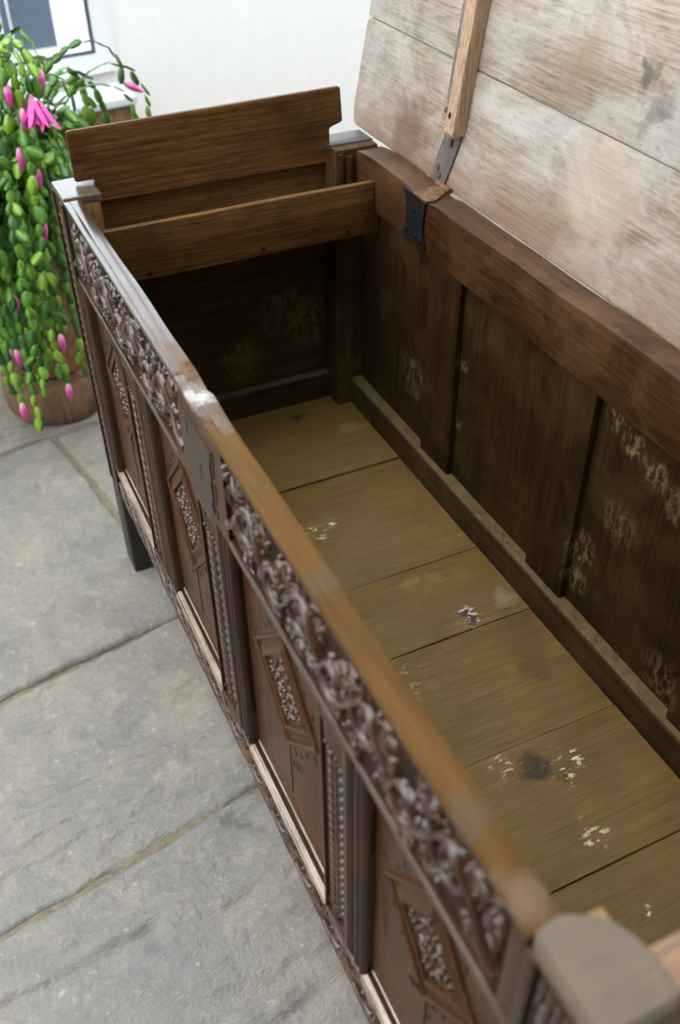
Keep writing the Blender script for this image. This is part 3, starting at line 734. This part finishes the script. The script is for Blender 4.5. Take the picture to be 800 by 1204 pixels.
# --- back: top rail, muntins, panels, plinth
def rail_round(bm):
    for v in bm.verts:
        s = -v.co.y
        if v.co.z > .69 and s < .125: v.co.z -= .004*((.125-s)/.05)**2
        if v.co.z > .69: v.co.z += .003*math.sin(s*9+1)*.6
        if v.co.z > .69 and .245 < s < .290: v.co.z -= .0045
        if v.co.z < .63: v.co.z += .0025*math.sin(s*7)
        if v.co.x > .465: v.co.x += .0065-.0085*s
btr = board('back_top_rail', .4395, .478, -1.183, -.064, .6205, H, BACKR, coffer, .0035, .0018, 8., .012, 9., rail_round)
pts = []
for i in range(11):
    t = i/10; pts.append((.223+.012*math.sin(math.pi*min(1, t*1.0))*(1 if t < .8 else 1), .6305+.0665*t))
rt_ = [(.286-.006*math.sin(math.pi*t/10) + (.002 if t < 2 else 0), .6285+.0665*t/10) for t in range(10, -1, -1)]
mb = MB(); mb.prism([(-a, z) for a, z in pts+rt_], 'x', .4362, .4405)
for a, z in ((.236, .643), (.275, .637), (.255, .675), (.262, .640)): mb.prism([(-(a+.0035*math.cos(q*math.pi/4)), z+.0035*math.sin(q*math.pi/4)) for q in range(8)], 'x', .4345, .437)
hp = mb.build('hinge_plate', IRON, btr, 30); hp['label'] = 'black iron hinge plate nailed over the rail'
mb = MB(); mb.prism(rounded([(.438, -.284), (.452, -.286), (.477, -.268), (.482, -.235), (.470, -.236), (.456, -.250), (.438, -.246)], .004, 3), 'z', .6935, .6970)
mb.tube([(.4815, -.272, .6985), (.4815, -.236, .6985)], .0042, 10)
mb.build('hinge_knuckle', RUST, btr, 30)
MUN = [(.298, .381), (.596, .675), (.888, .968)]
BP = [(.078, .298), (.381, .596), (.675, .888), (.968, 1.183)]
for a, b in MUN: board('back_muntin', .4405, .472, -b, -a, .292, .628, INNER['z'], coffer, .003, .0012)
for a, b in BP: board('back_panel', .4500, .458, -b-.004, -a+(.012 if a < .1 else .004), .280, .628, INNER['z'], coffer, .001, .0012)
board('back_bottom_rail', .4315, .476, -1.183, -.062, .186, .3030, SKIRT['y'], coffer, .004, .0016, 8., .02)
# --- far end: rail, panel, plinth, till
board('end_top_rail', .044, .410, -.0225, -.004, .590, .698, TILLB, coffer, .003, .0012)
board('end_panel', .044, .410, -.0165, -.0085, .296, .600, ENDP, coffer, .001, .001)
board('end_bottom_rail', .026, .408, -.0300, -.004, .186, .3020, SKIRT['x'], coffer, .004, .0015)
board('till_front', .027, .4390, -.1300, -.1200, .5925, .6710, TILL, coffer, .002, .0014, 7.)
board('till_bottom', .046, .404, -.121, -.023, .5945, .606, TILLB, coffer, .001, .0008)
def tl_cut(bm): pass
# till lid stands upright on its pintles
pts = [(.0285, .7735), (.431, .7785), (.434, .729), (.4125, .7225), (.4125, .672), (.056, .673), (.056, .7065), (.0285, .706)]
tilt = Matrix.Translation((0, -.03, .672)) @ Matrix.Rotation(R(-1.0), 4, 'X') @ Matrix.Translation((0, .03, -.672))
plate('till_lid', rounded(pts, .0035), 'y', -.034, -.024, TILL, coffer, .0018, .001, tilt)
# --- near end
board('end_top_rail', .046, .400, -1.241, -1.213, .590, .699, wood('golden_end_rail', (.13,.06,.018), (.22,.11,.034), (.30,.16,.05), 'x', (.35,.5), .1, .3), coffer, .003, .0012)
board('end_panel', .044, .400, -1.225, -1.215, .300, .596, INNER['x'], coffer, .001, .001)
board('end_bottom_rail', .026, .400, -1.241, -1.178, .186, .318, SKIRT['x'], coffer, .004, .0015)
# --- floor boards of the chest, laid front to back
js = [.028, .249, .494, .633, .818, .991, 1.180]
for i, (a, b) in enumerate(zip(js, js[1:])):
    board('floor_board',   .024, .436, -b+(.0004 if i else .0012), -a-(.0018 if i == 1 else .0005),   .2370, .2505+(.0012, .0, .0006, -.0004, .0010, .0)[i], FLOORW, coffer, .0012, .0009, 7.)

# --- lid, leaning back nine degrees past upright
LA = math.atan2(.161, 1); zdir = Vector((math.sin(LA), 0, math.cos(LA))); xdir = Vector((math.cos(LA), 0, -math.sin(LA)))
LO = Vector((.4880, 0, .696))
TL = Matrix(((xdir.x, 0, zdir.x, LO.x), (0, 1, 0, LO.y), (xdir.z, 0, zdir.z, LO.z), (0, 0, 0, 1)))   # local x = through the lid, z = up its face
TL = Matrix.Translation((0, 0, 0)) @ Matrix.Rotation(R(-.5), 4, 'Z') @ TL
lid = empty('lid', tuple(LO + Vector((0, -L/2, 0)))); lid.parent = coffer; lid.location = WORLD['lid'] - wo(coffer)
def lid_board(name, x0, x1, y0, y1, z0, z1, m, bevel=.002, amp=.001, cut=None, parent=lid):
    def tr(bm):
        if cut: cut(bm)
        for v in bm.verts: v.co = TL @ v.co
    return board(name, x0, x1, y0, y1, z0, z1, m, parent, bevel, amp, 7., .03, None, tr)
def lidpts(pts, x0, x1, name, m, bevel=.0008): return plate(name, pts, 'x', x0, x1, m, lid, bevel, 0, TL)
LN = -1.30
lidpts(rounded([(LN, .0), (.048, .0), (.055, .022), (.049, .1548), (LN, .1548)], .012), 0, .022, 'lid_plank', LID, .002)
lid_board('lid_plank', .0003, .0218, LN, .047, .1558, .322, LID, .0015, .0008); lid_board('lid_plank', 0, .022, LN, .046, .323, .486, LID, .0015, .0008)
st = [(-.2440, -.008), (-.2050, -.008), (-.2240, .060), (-.2255, .085), (-.2140, .110), (-.2120, .160), (-.2090, .225), (-.2080, .330), (-.2230, .330), (-.2260, .225), (-.2330, .160), (-.2420, .105), (-.2640, .085), (-.2640, .060)]
hs = lidpts(st, -.0032, .0012, 'hinge_strap', STRAP, .0006); hs['label'] = 'worn grey iron hinge strap'
for a, z, q in ((-.2330, .012, .0035), (-.246, .060, .0062), (-.2225, .160, .004), (-.232, .152, .003), (-.218, .094, .003), (-.226, .022, .003)):
    n = 4 if q > .005 else 8
    mb = MB(); mb.prism([(a+q*math.cos(k_*2*math.pi/n+.7), z+q*1.2*math.sin(k_*2*math.pi/n+.7)) for k_ in range(n)], 'x', -.0066 if n == 4 else -.0048, -.002)
    mb.v = [tuple(TL @ Vector(v)) for v in mb.v]; mb.build('nail', RUST, lid, 30)
b1 = plate('batten', rounded([(-.2700, .0740), (-.2455, .0750), (-.2360, .34), (-.2640, .34)], .001, 1), 'x', -.019, .0006, BATTEN, lid, .0012, 0, TL)
mb = MB(); mb.prism([(-.2540+.003*math.cos(k_*math.pi/4), .0965+.0042*math.sin(k_*math.pi/4)) for k_ in range(8)], 'x', -.0198, -.018)
mb.v = [tuple(TL @ Vector(v)) for v in mb.v]; mb.build('nail', IRON, lid, 30)
# till nails (dark clenched heads on the till front)
tf = bpy.data.objects['till_front']
for x, z in ((.090, .602), (.260, .603), (.395, .604), (.140, .600)):
    mb = MB(); mb.prism([(x+.0035*math.cos(k_*math.pi/4), z+.003*math.sin(k_*math.pi/4)) for k_ in range(8)], 'y', -.1312, -.129); mb.build('nail', IRON, tf, 30)

# ================================================================== low wooden cupboard by the far wall
cb = empty('low_cupboard', (.27, 1.11, 0)); tag(cb, 'low wooden cupboard with a pale painted top under the window', 'cupboard')
CW = wood('cupboard_wood', (.14,.07,.025), (.22,.12,.045), (.30,.17,.07), 'z', (.45,.6), .0, .3)
PAINT = plain('pale_blue_grey_paint', (.60,.68,.70), .4, 0, 0, .1, 30, .06)
def rot_board(name, u0, u1, d0, d1, z0, z1, m):
    A2 = R(7.5); O2 = Vector((.388, 1.035, 0)); a_ = Vector((math.cos(A2), math.sin(A2), 0)); b_ = Vector((-math.sin(A2), math.cos(A2), 0))
    def tr(bm):
        for v in bm.verts: p = O2 + a_*v.co.x + b_*v.co.y; v.co = Vector((p.x, p.y, v.co.z))
    return board(name, u0, u1, d0, d1, z0, z1, m, cb, .002, .0004, 8., .05, None, tr)
rot_board('top', -.37, .0, .0, .135, .470, .488, PAINT)
rot_board('side_panel', -.020, -.004, .010, .130, .0, .470, CW); rot_board('side_panel', -.366, -.350, .010, .130, .0, .470, CW)
dr = rot_board('door', -.349, -.021, .012, .026, .03, .468, CW); rot_board('back_panel', -.350, -.020, .120, .128, .0, .470, CW)

# ================================================================== seen through the window
SLATE = plain('slate_blue_paint', (.075,.105,.16), .45, 0, 0, .1, 25, .15)
gt = empty('garden_gate', (.42, 2.5, -.05)); tag(gt, 'slate-blue garden gate with white rails, outside behind the window', 'gate')
gp = Vector((.22, 2.45)); 
for k_ in range(5):
    mb = MB(); mb.box(-.28+k_*.15, -.28+k_*.15+.142, 2.42, 2.45, -.05, 1.1); mb.build('gate_board', SLATE, gt)
for q, z in enumerate((.25, .75)):
    mb = MB(); mb.box(-.28, .46, 2.39, 2.42, z, z+.03); mb.build('gate_rail', UPVC, gt)
mb = MB(); mb.tube([(.27, 2.39, -.05), (.27, 2.39, 1.1)], .012, 10); mb.build('gate_post', UPVC, gt); mb = MB(); mb.tube([(.12, 2.39, -.05), (.12, 2.39, 1.1)], .008, 10); mb.build('gate_post', UPVC, gt)

# ================================================================== stump and cactus
ST = Vector((.005, .575, 0))
def bark():
    M = NT('rough_log_wood'); o = M.obj()
    a = M.noise(M.map(o, (30, 30, 7)), 1., 6, .7, .8); b = M.noise(o, 14., 4, .6)
    c = M.ramp(a, [(.3, (.070,.035,.018)), (.5, (.17,.090,.046)), (.7, (.30,.175,.095))])
    c = M.mix(M.ramp(b, [(.5, 0.), (.7, .6)]), c, (.27,.19,.13))
    M.set(Base_Color=c, Roughness=.75); M.bump(a, .9, .008); return M.m
bm = bmesh.new(); nS = 72; prof = [(.0, .0), (.102, .0), (.112, .012), (.117, .045), (.114, .082), (.106, .094), (.0, .097)]
ring = []
for r_, z in prof:
    row = []
    for i in range(nS):
        t = 2*math.pi*i/nS; k_ = 1 + .035*noise.noise(Vector((math.cos(t)*2, math.sin(t)*2, 1))) + (.03*noise.noise(Vector((math.cos(t)*14, math.sin(t)*14, z*20))) if 0 < z < .095 else 0)
        row.append(bm.verts.new((ST.x+max(r_, .001)*k_*math.cos(t), ST.y+max(r_, .001)*k_*math.sin(t), z)))
    ring.append(row)
for a, b in zip(ring, ring[1:]):
    for i in range(nS): bm.faces.new((a[i], a[(i+1) % nS], b[(i+1) % nS], b[i]))
bm.faces.new(ring[0]); bm.faces.new(ring[-1])
tag(from_bm('log_slice', bm, bark(), None, 40), 'squat rough brown log slice on the flagstones under the pot', 'log')

cact = empty('potted_cactus', (ST.x, ST.y, .097)); tag(cact, 'trailing green leaf cactus with pink buds in a terracotta pot', 'plant')
TERRA = plain('terracotta', (.20,.085,.04), .75, 0, 0, .3, 30, .35)
def lathe(name, prof, m, parent, c, n=48, smooth=35):
    mb = MB()
    for r_, z in prof: mb.v += [(c.x+r_*math.cos(2*math.pi*i/n), c.y+r_*math.sin(2*math.pi*i/n), z) for i in range(n)]
    for j in range(len(prof)-1): mb.f += [(j*n+i, j*n+(i+1) % n, (j+1)*n+(i+1) % n, (j+1)*n+i) for i in range(n)]
    return mb.build(name, m, parent, smooth)
lathe('pot', [(.001, .0975), (.070, .0975), (.074, .102), (.093, .320), (.094, .322), (.103, .324), (.106, .330), (.107, .372), (.104, .377), (.096, .377), (.095, .35), (.090, .335), (.001, .335)], TERRA, cact, ST)
lathe('soil', [(.001, .352), (.05, .354), (.0945, .350), (.0945, .345)], plain('dark_soil', (.03,.02,.014), .9, 0, 0, .8, 150), cact, ST)

def leafmat(name, a, b):
    M = NT(name); o = M.obj(); n_ = M.noise(o, 60., 3, .6)
    c = M.ramp(n_, [(.3, a), (.7, b)])
    M.set(Base_Color=c, Roughness=.30, Specular_IOR_Level=.6, Subsurface_Weight=.0)
    # thin living tissue: some light comes through
    tr = M.n('ShaderNodeBsdfTranslucent'); M.l(c, tr.inputs[0]); mx = M.n('ShaderNodeMixShader'); mx.inputs[0].default_value = .22
    M.l(M.b.outputs[0], mx.inputs[1]); M.l(tr.outputs[0], mx.inputs[2]); M.l(mx.outputs[0], M.out.inputs[0])
    return M.m
LEAF = [leafmat('leaf_green', (.075,.22,.020), (.13,.32,.035)), leafmat('leaf_dark_green', (.035,.13,.022), (.070,.20,.032)), leafmat('leaf_yellow_green', (.20,.42,.03), (.30,.50,.06))]
PINKM = NT('pink_petal'); 
_o = PINKM.n('ShaderNodeTexCoord').outputs['Object']; _s = PINKM.n('ShaderNodeSeparateXYZ'); PINKM.l(_o, _s.inputs[0])
PINKM.set(Base_Color=PINKM.ramp(PINKM.math('MULTIPLY_ADD', _s.outputs['Z'], 22., .5), [(.0, (.62,.03,.30)), (.6, (.75,.10,.42)), (1., (.85,.45,.60))]), Roughness=.4)
PINK = PINKM.m
STEM = plain('woody_stem', (.12,.10,.05), .7)

# one link of the stem: flat scalloped oval with a raised rib, along +Z, 1 long
def link_mesh(mat):
    prof = [(.0, .10), (.12, .26), (.28, .36), (.42, .37), (.47, .41), (.62, .42), (.76, .36), (.82, .37), (.93, .22), (1.0, .06)]
    v = []; f = []
    for z, wv in prof:
        th = .05*math.sin(math.pi*min(1, max(.05, z)))+.02
        v += [(-wv, .0, z), (0, th, z), (wv, 0, z), (0, -th, z)]
    n = len(prof)
    for i in range(n-1):
        for k_ in range(4): f.append((i*4+k_, i*4+(k_+1) % 4, (i+1)*4+(k_+1) % 4, (i+1)*4+k_))
    f += [(3, 2, 1, 0), tuple((n-1)*4+k_ for k_ in range(4))]
    me = bpy.data.meshes.new('stem_link'); me.from_pydata(v, [], f); me.update(); me.materials.append(mat); me.shade_smooth()
    return me
LINKS = [link_mesh(m) for m in LEAF]

rnd = random.Random(11)
CM = CAM_ROT.to_matrix()
def project(p):
    q = CM.transposed() @ (Vector(p)-CAM_LOC); return 400+FPX*q.x/-q.z, 602-FPX*q.y/-q.z, -q.z
def bez(P, t):
    a, b, c, d = P; s = 1-t; return a*s**3 + b*3*s*s*t + c*3*s*t*t + d*t**3
segs = []; stems = []; tips = []
def chain(E, apex, out=.5, lean=None):
    t0 = rnd.uniform(0, 6.28); S = ST + Vector((.05*math.cos(t0), .05*math.sin(t0), .345))
    dirv = Vector((E.x-ST.x, E.y-ST.y, 0))
    P = (S, S + Vector((dirv.x*.15, dirv.y*.15, apex)), E + Vector((dirv.x*.06, dirv.y*.06, max(.06, (apex+.345-E.z)*1.05))), E)
    pts = [bez(P, i/60) for i in range(61)]
    cum = [0]
    for a, b in zip(pts, pts[1:]): cum.append(cum[-1]+(b-a).length)
    T = cum[-1]
    def at(d):
        d = max(0, min(T, d))
        for i in range(60):
            if cum[i+1] >= d: u = (d-cum[i])/max(1e-6, cum[i+1]-cum[i]); return pts[i].lerp(pts[i+1], u)
        return pts[-1]
    stems.append([at(T*.38*i/7) for i in range(8)])
    d = T; tw = rnd.uniform(0, 3.14); lst = []
    while d > T*.16:
        ln = rnd.uniform(.021, .033); a, b = at(d-ln), at(d)
        jv = Vector((rnd.uniform(-1, 1), rnd.uniform(-1, 1), rnd.uniform(-.4, .4)))*ln*.30; b = b + jv
        lst.append((a, b, tw + rnd.uniform(-.5, .5), ln)); d -= ln*.93
    for i, (a, b, t, ln) in enumerate(lst):
        m = 2 if ((i < 3 and rnd.random() < .55) or rnd.random() < .08) else (0 if rnd.random() < .62 else 1)
        ww = (.70 if i < 11 else .56)*ln*rnd.uniform(.85, 1.1)
        segs.append((a, b, t, ln, ww, m))
        if rnd.random() < .16 and i > 1:                 # forked side link
            s_ = Vector((rnd.uniform(-1, 1), rnd.uniform(-1, 1), rnd.uniform(-.7, .3))).normalized()
            segs.append((b, b+(s_+(b-a).normalized()*1.2).normalized()*ln, t+1, ln, ww, rnd.choice((0, 2))))
    tips.append((pts[-1], (pts[-1]-pts[-3]).normalized()))
def ok(E): return not (E.y < .11 and E.x > -.06) and E.z > .05
n = 0
while n < 165:
    ph = rnd.uniform(0, 2*math.pi)
    if rnd.random() < .50: ph = R(rnd.uniform(195, 292))   # thick curtain on the side towards the window light
    k_ = rnd.random(); rho = rnd.uniform(.13, .31)
    if k_ < .62: z = rnd.uniform(.11, .42)
    else: z = rnd.uniform(.40, .62); rho = rnd.uniform(.12, .30)
    E = ST + Vector((rho*math.cos(ph), rho*math.sin(ph), z))
    if E.x > .045 and E.y < .55 and E.z < .30: continue      # pot stays in view beside the chest
    if not ok(E): continue
    chain(E, rnd.uniform(.24, .38) if z < .36 else rnd.uniform(.28, .43)); n += 1
# stems that carry the buds, ending where the buds hang
FL = [((.017, .32, .500), .40), ((.006, .33, .270), .36), ((.000, .335, .158), .34), ((-.078, .33, .262), .36), ((-.094, .335, .140), .34), ((.262, .60, .625), .44),
      ((.058, .355, .690), .50), ((.028, .355, .675), .48), ((.085, .46, .705), .50), ((.046, .350, .700), .50), ((.012, .36, .715), .50), ((.008, .35, .615), .46), ((-.02, .33, .42), .42), ((.03, .35, .58), .46), ((-.06, .33, .37), .40)]
f0 = len(tips)
for e, ap in FL: chain(Vector(e)+Vector((0, 0, .02)), ap)
budtips = tips[f0:]

def placed(a, b, t, ln, ww):
    ctr = Vector(((a.x+b.x)/2-ST.x, (a.y+b.y)/2-ST.y, .12)).normalized()
    z = (b-a).normalized(); x = z.cross(ctr + Vector((math.cos(t), math.sin(t), .3))*.42)
    if x.length < .05: x = z.cross(Vector((0, 1, 0)))
    x.normalize(); y = z.cross(x)
    return Matrix(((x.x*ww*1.15, y.x*ln*.8, z.x*ln*1.06, a.x), (x.y*ww*1.15, y.y*ln*.8, z.y*ln*1.06, a.y), (x.z*ww*1.15, y.z*ln*.8, z.z*ln*1.06, a.z), (0, 0, 0, 1)))
# the 300 links that show largest become parts of their own, the rest is one part
cells = {}
for i, (a, b, t, ln, ww, m) in enumerate(segs):
    u, v_, d = project((a+b)/2)
    if 0 <= u < 160 and 0 <= v_ < 560:
        key = (int(u/6), int(v_/6))
        if key not in cells or cells[key][0] > d: cells[key] = (d, i)
vis = sorted(cells.values())[:300]; single = {i for _, i in vis}
RM = Matrix.Translation(-wo(cact))
bulk = [MB(), MB(), MB()]
for i, (a, b, t, ln, ww, m) in enumerate(segs):
    M_ = placed(a, b, t, ln, ww)
    if i in single:
        o = bpy.data.objects.new('stem_link', LINKS[m]); C.objects.link(o); o.parent = cact; o.matrix_local = RM @ M_
    else:
        me = LINKS[m]; bulk[m].add([M_ @ v.co for v in me.vertices], [tuple(p.vertices) for p in me.polygons])
for mb_, m in zip(bulk, LEAF):
    tag(mb_.build('foliage', m, cact, 180), kind='stuff')
mb = MB()
for s_ in stems: mb.tube(s_, [.0032-.0015*i/7 for i in range(8)], 5)
tag(mb.build('stems', STEM, cact, 180), kind='stuff')
def bud_mesh():
    mb = MB(); prof = [(.0012, .0), (.0045, .004), (.0068, .014), (.0062, .024), (.0035, .036), (.0006, .044)]; n = 10
    for r_, z in prof: mb.v += [(r_*(1+.12*math.cos(5*2*math.pi*i/n))*math.cos(2*math.pi*i/n), r_*math.sin(2*math.pi*i/n), .022-z) for i in range(n)]
    for j in range(len(prof)-1): mb.f += [(j*n+i, (j+1)*n+i, (j+1)*n+(i+1) % n, j*n+(i+1) % n) for i in range(n)]
    mb.f += [tuple(range(n)), tuple(range(len(prof)*n-1, (len(prof)-1)*n-1, -1))]
    me = bpy.data.meshes.new('flower_bud'); me.from_pydata(mb.v, [], mb.f); me.update(); me.materials.append(PINK); me.shade_smooth(); return me
def bloom_mesh():
    mb = MB()
    for q in range(11):
        t = q*2.4; sp = .010+.014*(q/10); c, s_ = math.cos(t), math.sin(t)
        P = [(0, .0025, .018), (sp*.35, .0048, .004), (sp*.8, .0058, -.010), (sp*1.25, .0040, -.022), (sp*1.7, .0008, -.027)]
        v = []
        for rr, w_, z in P: v += [(rr*c-w_*s_, rr*s_+w_*c, z), (rr*c+w_*s_, rr*s_-w_*c, z)]
        mb.add(v, [(i*2, i*2+1, i*2+3, i*2+2) for i in range(4)])
    me = bpy.data.meshes.new('flower'); me.from_pydata(mb.v, [], mb.f); me.update(); me.materials.append(PINK); me.shade_smooth(); return me
BUD, BLO = bud_mesh(), bloom_mesh()
for i, (p, d) in enumerate(budtips):
    me = BLO if i in (6, 9) else BUD
    o = bpy.data.objects.new('flower' if me is BLO else 'flower_bud', me); C.objects.link(o); o.parent = cact
    q = d.lerp(Vector((0, 0, -1)), .5).normalized() if i != 5 else Vector((.8, -.1, -.5)).normalized()
    s_ = 1.0 if me is BUD else .95
    o.matrix_local = RM @ (Matrix.Translation(p+q*.019) @ (-q).to_track_quat('Z', 'Y').to_matrix().to_4x4() @ Matrix.Scale(s_, 4))
